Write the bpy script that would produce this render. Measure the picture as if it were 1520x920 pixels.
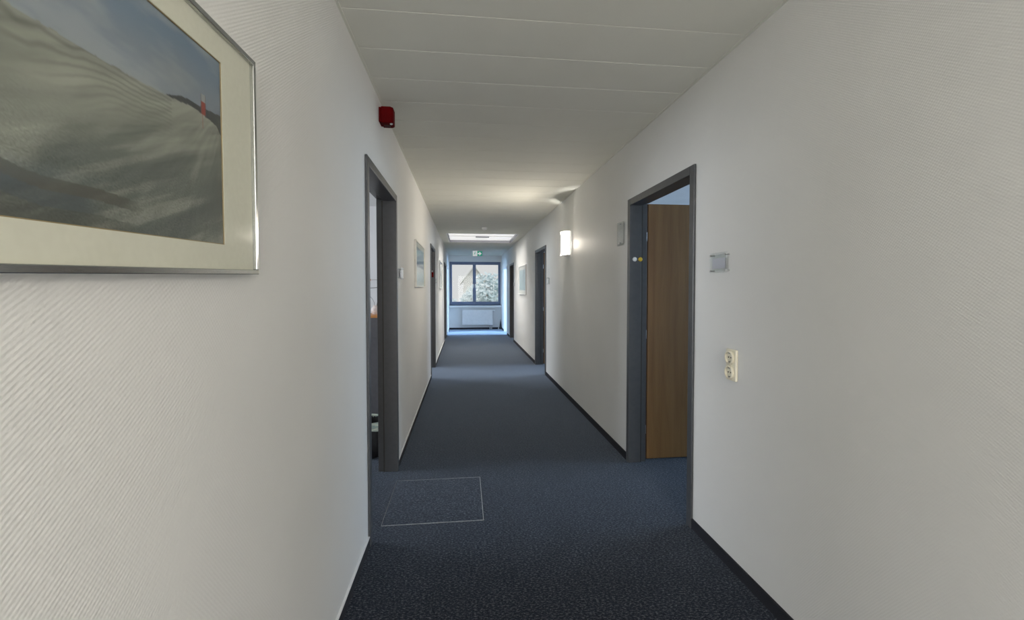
import bpy, bmesh, math, random
from mathutils import Vector, Matrix, noise
random.seed(7)
S = bpy.context.scene
C = S.collection
for o in list(bpy.data.objects):
    bpy.data.objects.remove(o)

# ------------------------------------------------------------------ camera, world, sun, exposure
H = 1.3806                      # eye height; x = right, y = along the corridor
XL, XR, ZC = -0.515, 1.309, 2.551   # corridor wall faces and ceiling height
WT = 0.12                       # wall thickness
YN, YF = -4.2, 15.12            # near and far end of the corridor
cam = bpy.data.objects.new('camera', bpy.data.cameras.new('camera'))
C.objects.link(cam)
cam.location = (0, 0, H)
cam.rotation_euler = (math.pi / 2 - 0.0266, 0.0006, -0.1102)
cam.data.sensor_width = 36.0
cam.data.lens = 644.27 / 1520 * 36
cam.data.shift_y = -13.37 / 1520
cam.data.clip_start = 0.02
S.camera = cam

W = bpy.data.worlds.new('sky')
S.world = W
W.use_nodes = True
bg = W.node_tree.nodes['Background']
bg.inputs[0].default_value = (1.0, 0.985, 0.985, 1)
bg.inputs[1].default_value = 0.75

sun = bpy.data.objects.new('sun', bpy.data.lights.new('sun', 'SUN'))
C.objects.link(sun)
sun.data.energy = 1.0
sun.data.angle = 0.01
sun.rotation_euler = (math.radians(58), 0, math.radians(6))   # shines along +y, onto the house beyond the far window

S.view_settings.view_transform = 'Standard'
S.view_settings.look = 'None'
S.view_settings.exposure = 0.0
S.view_settings.gamma = 1.0
S.cycles.use_denoising = True
S.cycles.max_bounces = 10
S.cycles.diffuse_bounces = 6
S.cycles.transparent_max_bounces = 12

COOL = (0.66, 0.80, 1.0)
BLUE = (0.42, 0.66, 1.0)
NEUT = (0.86, 0.92, 1.0)
WARM = (1.0, 0.965, 0.90)


def area(name, loc, rot, sx, sy, power, col, spread=180):
    l = bpy.data.lights.new(name, 'AREA')
    l.shape = 'RECTANGLE'
    l.size, l.size_y = sx, sy
    l.energy = power
    l.color = col
    l.spread = math.radians(spread)
    o = bpy.data.objects.new(name, l)
    o.location = loc
    o.rotation_euler = rot
    C.objects.link(o)
    return o


# daylight entering the side rooms through their own windows
RX, LX = 5.4, -4.6              # outer walls of the rooms right and left
ROOMS_L = [(1.2, 6.3, 2.7, 4.7), (6.4, 10.9, 7.4, 9.6), (11.0, YF, 11.4, 13.6)]
ROOMS_R = [(0.7, 5.95, 2.2, 4.4), (6.05, 10.9, 6.8, 9.0), (11.0, YF, 11.4, 13.6)]
PW_L = [(100, NEUT), (150, NEUT), (720, BLUE)]
PW_R = [(98, (0.52, 0.74, 1.0)), (130, COOL), (720, BLUE)]
WZ0, WZ1 = 0.9, 2.3
# added fill light at an invented near-end opening, behind the viewpoint
NWX0, NWX1, NWZ0, NWZ1 = -0.45, 1.25, 0.3, 2.45
area('daylight', ((NWX0 + NWX1) / 2, YN - 0.12, (NWZ0 + NWZ1) / 2), (math.pi / 2, 0, 0), NWX1 - NWX0, NWZ1 - NWZ0, 122, (1.0, 0.97, 0.93))  # fill lamp added to brighten the corridor
for (r, (p, c)) in zip(ROOMS_L, PW_L):
    area('daylight', (LX - 0.08, (r[2] + r[3]) / 2, (WZ0 + WZ1) / 2), (0, -math.pi / 2, 0), WZ1 - WZ0, r[3] - r[2], p, c)
for (r, (p, c)) in zip(ROOMS_R, PW_R):
    area('daylight', (RX + 0.08, (r[2] + r[3]) / 2, (WZ0 + WZ1) / 2), (0, math.pi / 2, 0), WZ1 - WZ0, r[3] - r[2], p, c)


# ------------------------------------------------------------------ helpers
class MB:
    """collects shapes, builds them as ONE mesh object"""
    def __init__(s):
        s.bm = bmesh.new()

    def box(s, x0, x1, y0, y1, z0, z1):
        x0, x1 = min(x0, x1), max(x0, x1)
        y0, y1 = min(y0, y1), max(y0, y1)
        z0, z1 = min(z0, z1), max(z0, z1)
        v = [s.bm.verts.new(p) for p in ((x0, y0, z0), (x1, y0, z0), (x1, y1, z0), (x0, y1, z0),
                                         (x0, y0, z1), (x1, y0, z1), (x1, y1, z1), (x0, y1, z1))]
        for f in ((3, 2, 1, 0), (4, 5, 6, 7), (0, 1, 5, 4), (1, 2, 6, 5), (2, 3, 7, 6), (3, 0, 4, 7)):
            s.bm.faces.new([v[i] for i in f])
        return s

    def prism(s, pts, vec):
        """extrude a 3-D polygon along vec"""
        vec = Vector(vec)
        a = [s.bm.verts.new(p) for p in pts]
        b = [s.bm.verts.new(Vector(p) + vec) for p in pts]
        n = len(pts)
        s.bm.faces.new(a[::-1])
        s.bm.faces.new(b)
        for i in range(n):
            s.bm.faces.new((a[i], a[(i + 1) % n], b[(i + 1) % n], b[i]))
        return s

    def lathe(s, prof, axis=(0, 0, 1), org=(0, 0, 0), n=24):
        """prof: list of (r, h) along axis"""
        ax = Vector(axis).normalized()
        u = ax.orthogonal().normalized()
        w = ax.cross(u)
        rings = []
        for r, h in prof:
            base = Vector(org) + ax * h
            if r < 1e-6:
                rings.append([s.bm.verts.new(base)])
            else:
                rings.append([s.bm.verts.new(base + (u * math.cos(t) + w * math.sin(t)) * r)
                              for t in [2 * math.pi * k / n for k in range(n)]])
        for a, b in zip(rings, rings[1:]):
            for k in range(n):
                k2 = (k + 1) % n
                if len(a) == 1 and len(b) == 1:
                    continue
                if len(a) == 1:
                    s.bm.faces.new((a[0], b[k2], b[k]))
                elif len(b) == 1:
                    s.bm.faces.new((a[k], a[k2], b[0]))
                else:
                    s.bm.faces.new((a[k], a[k2], b[k2], b[k]))
        return s

    def tube(s, pts, r, n=8):
        pts = [Vector(p) for p in pts]
        rad = r if isinstance(r, (list, tuple)) else [r] * len(pts)
        rings = []
        for i, p in enumerate(pts):
            t = (pts[min(i + 1, len(pts) - 1)] - pts[max(i - 1, 0)]).normalized()
            u = t.cross(Vector((0.31, 0.22, 0.92))).normalized()
            w = t.cross(u)
            rings.append([s.bm.verts.new(p + (u * math.cos(a) + w * math.sin(a)) * rad[i])
                          for a in [2 * math.pi * k / n for k in range(n)]])
        for a, b in zip(rings, rings[1:]):
            for k in range(n):
                s.bm.faces.new((a[k], a[(k + 1) % n], b[(k + 1) % n], b[k]))
        s.bm.faces.new(rings[0][::-1])
        s.bm.faces.new(rings[-1])
        return s

    def build(s, name, m, parent=None, bevel=0, smooth=False):
        bmesh.ops.recalc_face_normals(s.bm, faces=s.bm.faces)
        me = bpy.data.meshes.new(name)
        s.bm.to_mesh(me)
        s.bm.free()
        me.materials.append(m)
        if smooth:
            me.polygons.foreach_set('use_smooth', [True] * len(me.polygons))
        o = bpy.data.objects.new(name, me)
        C.objects.link(o)
        if parent:
            o.parent = parent
            wl = Vector((0, 0, 0))
            q = parent
            while q:
                wl += q.location
                q = q.parent
            me.transform(Matrix.Translation(-wl))   # shapes are given in world space
        if bevel:
            b = o.modifiers.new('bevel', 'BEVEL')
            b.width = bevel
            b.segments = 2
            b.limit_method = 'ANGLE'
            b.angle_limit = math.radians(40)
        if smooth:
            try:
                me.set_sharp_from_angle(angle=math.radians(40))
            except Exception:
                pass
        return o


def tag(o, label=None, cat=None, group=None, kind=None):
    if label: o['label'] = label
    if cat: o['category'] = cat
    if group: o['group'] = group
    if kind: o['kind'] = kind
    return o


def thing(name, loc, label=None, cat=None, group=None, kind=None):
    o = bpy.data.objects.new(name, None)
    o.empty_display_size = 0.05
    o.location = loc
    C.objects.link(o)
    return tag(o, label, cat, group, kind)


def copy_tree(o, parent=None):
    c = o.copy()
    C.objects.link(c)
    if parent:
        c.parent = parent
    for ch in list(o.children):
        copy_tree(ch, c)
    return c


# ------------------------------------------------------------------ materials
def mat(name, col, rough=0.6, metal=0.0, spec=0.5):
    m = bpy.data.materials.new(name)
    m.use_nodes = True
    b = m.node_tree.nodes['Principled BSDF']
    b.inputs['Base Color'].default_value = (*col, 1)
    b.inputs['Roughness'].default_value = rough
    b.inputs['Metallic'].default_value = metal
    b.inputs['Specular IOR Level'].default_value = spec
    return m


def NT(m):
    return m.node_tree.nodes, m.node_tree.links, m.node_tree.nodes['Principled BSDF']


def noisy(name, c0, c1, scale, rough=0.7, bump=0.0, detail=3, metal=0.0, dist=0.002, stretch=None, lo=0.35, hi=0.65):
    m = mat(name, c0, rough, metal)
    n, l, b = NT(m)
    tc = n.new('ShaderNodeTexCoord')
    mp = n.new('ShaderNodeMapping')
    if stretch: mp.inputs['Scale'].default_value = stretch
    t = n.new('ShaderNodeTexNoise')
    t.inputs['Scale'].default_value = scale
    t.inputs['Detail'].default_value = detail
    r = n.new('ShaderNodeValToRGB')
    r.color_ramp.elements[0].color = (*c0, 1)
    r.color_ramp.elements[1].color = (*c1, 1)
    r.color_ramp.elements[0].position = lo
    r.color_ramp.elements[1].position = hi
    l.new(tc.outputs['Object'], mp.inputs['Vector'])
    l.new(mp.outputs[0], t.inputs['Vector'])
    l.new(t.outputs['Fac'], r.inputs[0])
    l.new(r.outputs[0], b.inputs['Base Color'])
    if bump:
        bp = n.new('ShaderNodeBump')
        bp.inputs['Strength'].default_value = bump
        bp.inputs['Distance'].default_value = dist
        l.new(t.outputs['Fac'], bp.inputs['Height'])
        l.new(bp.outputs[0], b.inputs['Normal'])
    return m


def wallpaper():
    """off-white woven glass-fibre wallpaper: fine diagonal ribs, a crossing weave and soft grain"""
    m = mat('wallpaper', (0.72, 0.72, 0.69), 0.62, 0, 0.3)
    n, l, b = NT(m)
    tc = n.new('ShaderNodeTexCoord')

    def ribs(vec, k):
        d = n.new('ShaderNodeVectorMath'); d.operation = 'DOT_PRODUCT'
        d.inputs[1].default_value = vec
        l.new(tc.outputs['Object'], d.inputs[0])
        mu = n.new('ShaderNodeMath'); mu.operation = 'MULTIPLY'; mu.inputs[1].default_value = k
        l.new(d.outputs['Value'], mu.inputs[0])
        si = n.new('ShaderNodeMath'); si.operation = 'SINE'
        l.new(mu.outputs[0], si.inputs[0])
        return si
    a = ribs((0.59, -0.59, 0.81), 2 * math.pi / 0.0072)
    c = ribs((0.81, 0.81, 0.59), 2 * math.pi / 0.0072)
    mc = n.new('ShaderNodeMath'); mc.operation = 'MULTIPLY_ADD'; mc.inputs[1].default_value = 0.35
    l.new(c.outputs[0], mc.inputs[0]); l.new(a.outputs[0], mc.inputs[2])
    no = n.new('ShaderNodeTexNoise'); no.inputs['Scale'].default_value = 120; no.inputs['Detail'].default_value = 2
    l.new(tc.outputs['Object'], no.inputs['Vector'])
    ad = n.new('ShaderNodeMath'); ad.operation = 'MULTIPLY_ADD'; ad.inputs[1].default_value = 1.6
    l.new(no.outputs['Fac'], ad.inputs[0]); l.new(mc.outputs[0], ad.inputs[2])
    bp = n.new('ShaderNodeBump'); bp.inputs['Strength'].default_value = 0.16; bp.inputs['Distance'].default_value = 0.0009
    l.new(ad.outputs[0], bp.inputs['Height']); l.new(bp.outputs[0], b.inputs['Normal'])
    # faint uneven paint
    n2 = n.new('ShaderNodeTexNoise'); n2.inputs['Scale'].default_value = 1.7; n2.inputs['Detail'].default_value = 4
    l.new(tc.outputs['Object'], n2.inputs['Vector'])
    r = n.new('ShaderNodeValToRGB')
    r.color_ramp.elements[0].color = (0.71, 0.71, 0.695, 1); r.color_ramp.elements[0].position = 0.3
    r.color_ramp.elements[1].color = (0.745, 0.745, 0.73, 1); r.color_ramp.elements[1].position = 0.7
    l.new(n2.outputs['Fac'], r.inputs[0]); l.new(r.outputs[0], b.inputs['Base Color'])
    return m


def carpet(name='carpet', k=1.0):
    m = mat(name, (0.02, 0.024, 0.035), 0.95, 0, 0.15)
    n, l, b = NT(m)
    tc = n.new('ShaderNodeTexCoord')
    mp = n.new('ShaderNodeMapping'); mp.inputs['Scale'].default_value = (1.0, 1.9, 1.0)
    l.new(tc.outputs['Object'], mp.inputs['Vector'])
    t = n.new('ShaderNodeTexNoise'); t.inputs['Scale'].default_value = 78; t.inputs['Detail'].default_value = 3; t.inputs['Roughness'].default_value = 0.7
    l.new(mp.outputs[0], t.inputs['Vector'])
    r = n.new('ShaderNodeValToRGB')
    e = r.color_ramp.elements
    e[0].position = 0.40; e[0].color = (0.003 * k, 0.004 * k, 0.009 * k, 1)
    e[1].position = 0.66; e[1].color = (0.100 * k, 0.108 * k, 0.122 * k, 1)
    x = e.new(0.52); x.color = (0.013 * k, 0.017 * k, 0.027 * k, 1)
    l.new(t.outputs['Fac'], r.inputs[0])
    t2 = n.new('ShaderNodeTexNoise'); t2.inputs['Scale'].default_value = 6; t2.inputs['Detail'].default_value = 3
    l.new(tc.outputs['Object'], t2.inputs['Vector'])
    mr = n.new('ShaderNodeMapRange'); mr.inputs[1].default_value = 0.3; mr.inputs[2].default_value = 0.7
    mr.inputs[3].default_value = 0.88; mr.inputs[4].default_value = 1.12
    l.new(t2.outputs['Fac'], mr.inputs[0])
    mx = n.new('ShaderNodeMix'); mx.data_type = 'RGBA'; mx.blend_type = 'MULTIPLY'; mx.inputs[0].default_value = 1
    l.new(r.outputs[0], mx.inputs[6]); l.new(mr.outputs[0], mx.inputs[7])
    l.new(mx.outputs[2], b.inputs['Base Color'])
    b.inputs['Sheen Weight'].default_value = 0.62
    b.inputs['Sheen Roughness'].default_value = 0.3
    b.inputs['Sheen Tint'].default_value = (0.66, 0.80, 1.0, 1)
    bp = n.new('ShaderNodeBump'); bp.inputs['Strength'].default_value = 0.4; bp.inputs['Distance'].default_value = 0.006
    l.new(t.outputs['Fac'], bp.inputs['Height']); l.new(bp.outputs[0], b.inputs['Normal'])
    return m


def wood():
    m = mat('beech_veneer', (0.3, 0.18, 0.09), 0.42)
    n, l, b = NT(m)
    tc = n.new('ShaderNodeTexCoord')
    mp = n.new('ShaderNodeMapping'); mp.inputs['Scale'].default_value = (9, 9, 0.55)
    l.new(tc.outputs['Object'], mp.inputs['Vector'])
    t = n.new('ShaderNodeTexNoise'); t.inputs['Scale'].default_value = 2.0; t.inputs['Detail'].default_value = 6; t.inputs['Distortion'].default_value = 0.6
    l.new(mp.outputs[0], t.inputs['Vector'])
    mp2 = n.new('ShaderNodeMapping'); mp2.inputs['Scale'].default_value = (160, 160, 5)
    l.new(tc.outputs['Object'], mp2.inputs['Vector'])
    t2 = n.new('ShaderNodeTexNoise'); t2.inputs['Scale'].default_value = 1.0; t2.inputs['Detail'].default_value = 3
    l.new(mp2.outputs[0], t2.inputs['Vector'])
    ad = n.new('ShaderNodeMath'); ad.operation = 'MULTIPLY_ADD'; ad.inputs[1].default_value = 0.3
    l.new(t2.outputs['Fac'], ad.inputs[0]); l.new(t.outputs['Fac'], ad.inputs[2])
    r = n.new('ShaderNodeValToRGB')
    r.color_ramp.elements[0].position = 0.4; r.color_ramp.elements[0].color = (0.205, 0.104, 0.034, 1)
    r.color_ramp.elements[1].position = 0.9; r.color_ramp.elements[1].color = (0.31, 0.168, 0.060, 1)
    l.new(ad.outputs[0], r.inputs[0]); l.new(r.outputs[0], b.inputs['Base Color'])
    return m


def emit(name, col, strength, base=(0.8, 0.8, 0.8)):
    m = mat(name, base, 0.4)
    n, l, b = NT(m)
    b.inputs['Emission Color'].default_value = (*col, 1)
    b.inputs['Emission Strength'].default_value = strength
    return m


def clear_pane(name, tint=(1, 1, 1), gloss=1.0, rough=0.02):
    """thin clear sheet: lets light straight through, reflects by its Fresnel factor"""
    m = bpy.data.materials.new(name)
    m.use_nodes = True
    n, l = m.node_tree.nodes, m.node_tree.links
    n.clear()
    out = n.new('ShaderNodeOutputMaterial')
    tr = n.new('ShaderNodeBsdfTransparent'); tr.inputs[0].default_value = (*tint, 1)
    gl = n.new('ShaderNodeBsdfGlossy'); gl.inputs['Roughness'].default_value = rough
    fr = n.new('ShaderNodeLayerWeight')          # Schlick reflectance from the facing angle
    pw = n.new('ShaderNodeMath'); pw.operation = 'POWER'; pw.inputs[1].default_value = 5
    mu = n.new('ShaderNodeMath'); mu.operation = 'MULTIPLY_ADD'; mu.inputs[1].default_value = 0.96 * gloss; mu.inputs[2].default_value = 0.04 * gloss
    mx = n.new('ShaderNodeMixShader')
    l.new(fr.outputs['Facing'], pw.inputs[0]); l.new(pw.outputs[0], mu.inputs[0]); l.new(mu.outputs[0], mx.inputs[0])
    l.new(tr.outputs[0], mx.inputs[1]); l.new(gl.outputs[0], mx.inputs[2]); l.new(mx.outputs[0], out.inputs[0])
    return m


def attr_print(name):
    m = mat(name, (0.5, 0.5, 0.5), 0.55)
    n, l, b = NT(m)
    a = n.new('ShaderNodeVertexColor'); a.layer_name = 'print'
    l.new(a.outputs[0], b.inputs['Base Color'])
    return m


M = dict(
    wall=wallpaper(), carpet=carpet(), wood=wood(),
    skirt=noisy('carpet_skirting', (0.006, 0.007, 0.013), (0.014, 0.017, 0.026), 220, 0.95, 0.4),
    ceil=noisy('ceiling_paint', (0.69, 0.69, 0.63), (0.72, 0.72, 0.66), 3, 0.8, 0.0, lo=0.3, hi=0.7),
    void=mat('dark_void', (0.05, 0.05, 0.05), 0.9),
    room=noisy('room_paint', (0.74, 0.74, 0.74), (0.78, 0.78, 0.78), 2, 0.8),
    frame=noisy('grey_steel_paint', (0.058, 0.062, 0.068), (0.067, 0.071, 0.077), 30, 0.36),
    wframe=noisy('white_steel_paint', (0.66, 0.67, 0.69), (0.70, 0.71, 0.73), 30, 0.4),
    lip=noisy('dark_wood_edge', (0.075, 0.035, 0.018), (0.11, 0.055, 0.028), 20, 0.5, stretch=(6, 6, 0.4)),
    chrome=noisy('brushed_chrome', (0.50, 0.51, 0.50), (0.60, 0.61, 0.60), 60, 0.22, metal=1.0, stretch=(1, 1, 30)),
    steel=noisy('satin_steel', (0.5, 0.5, 0.5), (0.6, 0.6, 0.6), 80, 0.35, metal=1.0),
    matboard=noisy('cream_mat_board', (0.76, 0.73, 0.64), (0.79, 0.76, 0.67), 90, 0.85, 0.05),
    bevelcut=mat('mat_cut_edge', (0.36, 0.27, 0.15), 0.8),
    pale=noisy('pale_frame', (0.66, 0.64, 0.58), (0.74, 0.72, 0.67), 20, 0.35),
    white=noisy('white_plastic', (0.76, 0.76, 0.75), (0.8, 0.8, 0.79), 15, 0.4),
    cream=noisy('cream_plastic', (0.74, 0.70, 0.56), (0.77, 0.73, 0.59), 15, 0.35),
    slot=mat('dark_slot', (0.03, 0.03, 0.028), 0.6),
    red=noisy('red_plastic', (0.085, 0.0004, 0.0012), (0.10, 0.0006, 0.0016), 20, 0.75),
    strobe=mat('strobe_lens', (0.34, 0.34, 0.36), 0.3),
    magw=mat('white_magnet', (0.72, 0.76, 0.78), 0.35),
    magy=mat('yellow_magnet', (0.62, 0.43, 0.02), 0.35),
    acryl=clear_pane('clear_acrylic', (0.97, 0.98, 0.98), 1.0, 0.03),
    glass=clear_pane('picture_glass', (0.97, 0.98, 0.97), 0.55, 0.08),
    pane=clear_pane('window_glass', (0.95, 0.97, 0.97), 0.2),
    paper=mat('lilac_paper', (0.62, 0.61, 0.68), 0.9),
    wpaper=mat('white_paper', (0.78, 0.78, 0.76), 0.9),
    alu=noisy('aluminium_edge', (0.28, 0.30, 0.32), (0.42, 0.44, 0.46), 90, 0.45, metal=0.6),
    winfr=noisy('window_paint', (0.11, 0.15, 0.24), (0.12, 0.165, 0.26), 30, 0.4),  # bloom around the window is put into this lighter blue
    cab=noisy('grey_cabinet_paint', (0.10, 0.10, 0.108), (0.115, 0.115, 0.125), 20, 0.5),
    edge=mat('orange_beech_edge', (0.55, 0.24, 0.07), 0.45),
    black=noisy('black_plastic', (0.008, 0.008, 0.010), (0.014, 0.014, 0.016), 40, 0.5),
    liner=noisy('printed_bin_liner', (0.20, 0.30, 0.29), (0.62, 0.66, 0.55), 26, 0.5, 0.5, stretch=(1, 1, 3)),
    twig=noisy('dry_twig', (0.06, 0.05, 0.045), (0.12, 0.1, 0.085), 60, 0.8),
    orange=noisy('orange_bud', (0.5, 0.16, 0.03), (0.62, 0.24, 0.06), 60, 0.6),
    vase=noisy('pale_ceramic', (0.70, 0.62, 0.58), (0.76, 0.68, 0.64), 20, 0.35),
    diffuser=emit('lit_diffuser', (1.0, 0.985, 0.97), 0.60),
    shade=None,
    signw=emit('lit_sign_white', (0.92, 0.94, 1.0), 0.45),
    signg=emit('lit_sign_green', (0.02, 0.30, 0.20), 0.5, (0.02, 0.30, 0.2)),
    grey=mat('grey_bar', (0.38, 0.38, 0.42), 0.5),
    hroof=noisy('house_roof', (0.80, 0.79, 0.79), (0.85, 0.84, 0.84), 3, 0.8),
    hwall=noisy('house_render', (0.66, 0.64, 0.63), (0.70, 0.68, 0.67), 2, 0.9),
    leaf=noisy('leaf', (0.60, 0.74, 0.79), (0.84, 0.89, 0.91), 1.2, 0.8),  # overexposed paleness is put into the leaf colour
    bark=noisy('bark', (0.25, 0.22, 0.2), (0.4, 0.36, 0.33), 12, 0.9, 0.5),
    lawn=noisy('lawn', (0.35, 0.42, 0.36), (0.5, 0.56, 0.48), 2, 0.95),
)


def sconce_shade_mat():
    m = bpy.data.materials.new('frosted_shade')
    m.use_nodes = True
    n, l = m.node_tree.nodes, m.node_tree.links
    n.clear()
    out = n.new('ShaderNodeOutputMaterial')
    tl = n.new('ShaderNodeBsdfTranslucent'); tl.inputs[0].default_value = (0.8, 0.78, 0.74, 1)
    df = n.new('ShaderNodeBsdfDiffuse'); df.inputs[0].default_value = (0.8, 0.8, 0.78, 1)
    mx = n.new('ShaderNodeMixShader'); mx.inputs[0].default_value = 0.5
    em = n.new('ShaderNodeEmission'); em.inputs[0].default_value = (1.0, 0.97, 0.93, 1); em.inputs[1].default_value = 0.55
    tp = n.new('ShaderNodeBsdfTransparent'); tp.inputs[0].default_value = (1.0, 0.97, 0.93, 1)
    m2 = n.new('ShaderNodeMixShader')
    # the frosted glass passes less light the more obliquely it is crossed
    lw = n.new('ShaderNodeLayerWeight')
    iv = n.new('ShaderNodeMath'); iv.operation = 'SUBTRACT'; iv.inputs[0].default_value = 1.0
    pw = n.new('ShaderNodeMath'); pw.operation = 'POWER'; pw.inputs[1].default_value = 0.9
    mk = n.new('ShaderNodeMath'); mk.operation = 'MULTIPLY'; mk.inputs[1].default_value = 0.85
    l.new(lw.outputs['Facing'], iv.inputs[1]); l.new(iv.outputs[0], pw.inputs[0]); l.new(pw.outputs[0], mk.inputs[0]); l.new(mk.outputs[0], m2.inputs[0])
    ad = n.new('ShaderNodeAddShader')
    l.new(tl.outputs[0], mx.inputs[1]); l.new(df.outputs[0], mx.inputs[2])
    l.new(mx.outputs[0], m2.inputs[1]); l.new(tp.outputs[0], m2.inputs[2]); l.new(m2.outputs[0], ad.inputs[0]); l.new(em.outputs[0], ad.inputs[1]); l.new(ad.outputs[0], out.inputs[0])
    return m


M['red'].node_tree.nodes['Principled BSDF'].inputs['Specular IOR Level'].default_value = 0.08
M['shade'] = sconce_shade_mat()

# ------------------------------------------------------------------ building shell
def struct(name, mb, m, **k):
    return tag(mb.build(name, m, **k), kind='structure')


struct('floor', MB().box(LX - 0.3, RX + 0.3, YN - 0.3, YF + 0.3, -0.2, 0), M['carpet'])

# outer width of each door frame along y, and whether it is painted white
FT = 0.05                       # frame face width
FO = 0.034                      # the frame face overlaps the wall by this much
DOORS_L = [(2.36, 3.385, 'grey'), (6.80, 7.80, 'grey'), (11.42, 12.42, 'grey', 'closed'), (13.15, 14.15, 'white')]
DOORS_R = [(2.343, 3.348, 'grey'), (6.85, 7.885, 'grey'), (11.35, 12.36, 'grey', 'closed'), (13.15, 14.18, 'white')]
DTOP = 2.09


def wall_with_doors(name, xa, xb, doors):
    m = MB()
    y = YN
    for d in doors:
        m.box(xa, xb, y, d[0] + FO, 0, ZC + 0.1)
        m.box(xa, xb, d[0] + FO, d[1] - FO, DTOP - FO, ZC + 0.1)
        y = d[1] - FO
    m.box(xa, xb, y, YF, 0, ZC + 0.1)
    return struct(name, m, M['wall'])


wall_with_doors('wall_left', XL - WT, XL, DOORS_L)
wall_with_doors('wall_right', XR, XR + WT, DOORS_R)
struct('wall_near', MB().box(LX, NWX0, YN - 0.2, YN, 0, ZC + 0.1).box(NWX1, RX, YN - 0.2, YN, 0, ZC + 0.1)
       .box(NWX0, NWX1, YN - 0.2, YN, 0, NWZ0).box(NWX0, NWX1, YN - 0.2, YN, NWZ1, ZC + 0.1), M['wall'])  # opening invented to let the added fill light in

# far wall with the window opening
WX0, WX1, WB, WTp = -0.49, 1.272, 0.835, 2.338
FW = 0.22
struct('wall_far', MB().box(LX, WX0, YF, YF + FW, 0, ZC + 0.1).box(WX1, RX, YF, YF + FW, 0, ZC + 0.1)
       .box(WX0, WX1, YF, YF + FW, 0, WB).box(WX0, WX1, YF, YF + FW, WTp, ZC + 0.1), M['wall'])

# rooms behind the side walls
for side, xo, xi, rooms in (('left', LX, XL - WT, ROOMS_L), ('right', RX, XR + WT, ROOMS_R)):
    sg = -1 if side == 'left' else 1
    m = MB()
    y = YN
    for r in rooms:
        m.box(xo, xo + sg * 0.2, y, r[2], 0, ZC + 0.1)
        m.box(xo, xo + sg * 0.2, r[2], r[3], 0, WZ0)
        m.box(xo, xo + sg * 0.2, r[2], r[3], WZ1, ZC + 0.1)
        y = r[3]
    m.box(xo, xo + sg * 0.2, y, YF + 0.2, 0, ZC + 0.1)
    struct('wall_outer_' + side, m, M['room'])
    m = MB()
    m.box(xo, xi, rooms[0][0] - 0.1, rooms[0][0], 0, ZC + 0.05)
    for a, b in zip(rooms, rooms[1:]):
        m.box(xo, xi, a[1], b[0], 0, ZC + 0.05)
    struct('wall_partition_' + side, m, M['room'])
    struct('ceiling_rooms_' + side, MB().box(xo, xi, YN, YF, ZC, ZC + 0.08), M['room'])
struct('roof', MB().box(LX - 0.5, RX + 0.5, YN - 0.5, YF + 0.5, ZC + 0.35, ZC + 0.6), M['room'])

# corridor ceiling: a dark void above butt-jointed cross panels
ceil = struct('ceiling', MB().box(XL - 0.05, XR + 0.05, YN, YF, ZC + 0.30, ZC + 0.34), M['void'])
LY0, LY1, LXA, LXB = 9.16, 10.87, -0.345, 1.152      # opening of the lit ceiling fixture
NY0, NY1 = -2.86, -1.15                              # an equal fixture added behind the camera as fill
J = 0.0022


def ceil_panel(x0, x1, y0, y1):
    c = 0.0022
    m = MB()
    b = m.bm
    ring = []
    for (i, z) in ((0, ZC + 0.02), (0, ZC + c), (c, ZC)):
        ring.append([b.verts.new(p) for p in ((x0, y0 + i, z), (x1, y0 + i, z), (x1, y1 - i, z), (x0, y1 - i, z))])
    for a, d in zip(ring, ring[1:]):
        for k in range(4):
            b.faces.new((a[k], a[(k + 1) % 4], d[(k + 1) % 4], d[k]))
    b.faces.new(ring[-1]); b.faces.new(ring[0])
    return m.build('panel', M['ceil'], ceil)


first = None
y = -4.1
k = 0
edges = []
while y < YF:
    edges.append(y); y += 0.3
edges.append(YF)
px0, px1 = XL + 0.001, XR - 0.001
for a, b in zip(edges, edges[1:]):
    hit = None
    for (u, v) in ((LY0, LY1), (NY0, NY1)):
        if b > u + 1e-4 and a < v - 1e-4:
            hit = (u, v)
    if b - a < 0.05:
        continue
    if hit is None:
        if first is None or b - a < 0.29:
            o = ceil_panel(px0, px1, a + J / 2, b - J / 2)
            if first is None:
                first = (o, a)
        else:
            o = first[0].copy()
            C.objects.link(o)
            o.location.y = first[0].location.y + a - first[1]
    else:
        u, v = hit
        ceil_panel(px0, LXA, a + J / 2, b - J / 2)
        ceil_panel(LXB, px1, a + J / 2, b - J / 2)
        if a < u: ceil_panel(LXA, LXB, a + J / 2, u)
        if b > v: ceil_panel(LXA, LXB, v, b - J / 2)

# wall angle under the ceiling edge
for n_, (x0, x1) in (('trim_1', (XR - 0.016, XR)), ('trim_2', (XL, XL + 0.012))):
    struct(n_, MB().box(x0, x1, YN, YF, ZC - 0.004, ZC), M['ceil'])

# carpet skirting broken at the doors; left cap painted pale as a lit edge
BH = 0.058


def skirting(name, x, sg, doors):
    base = thing(name, (x, 0, 0), kind='structure')
    y = YN
    ends = [(d[0], d[1]) for d in doors] + [(YF, None)]
    for e in ends:
        MB().box(x, x + sg * 0.009, y, e[0], 0, BH - 0.004).build('carpet_strip', M['skirt'], base)
        MB().box(x, x + sg * 0.010, y, e[0], BH - 0.004, BH).build('cap', M['wframe'] if sg > 0 else M['skirt'], base)  # pale left cap stands in for light on its top edge
        y = e[1]


skirting('baseboard_left', XL, 1, DOORS_L)
skirting('baseboard_right', XR, -1, DOORS_R)
struct('baseboard_far', MB().box(XL + 0.01, XR - 0.01, YF - 0.009, YF, 0, BH), M['skirt'])

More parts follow.
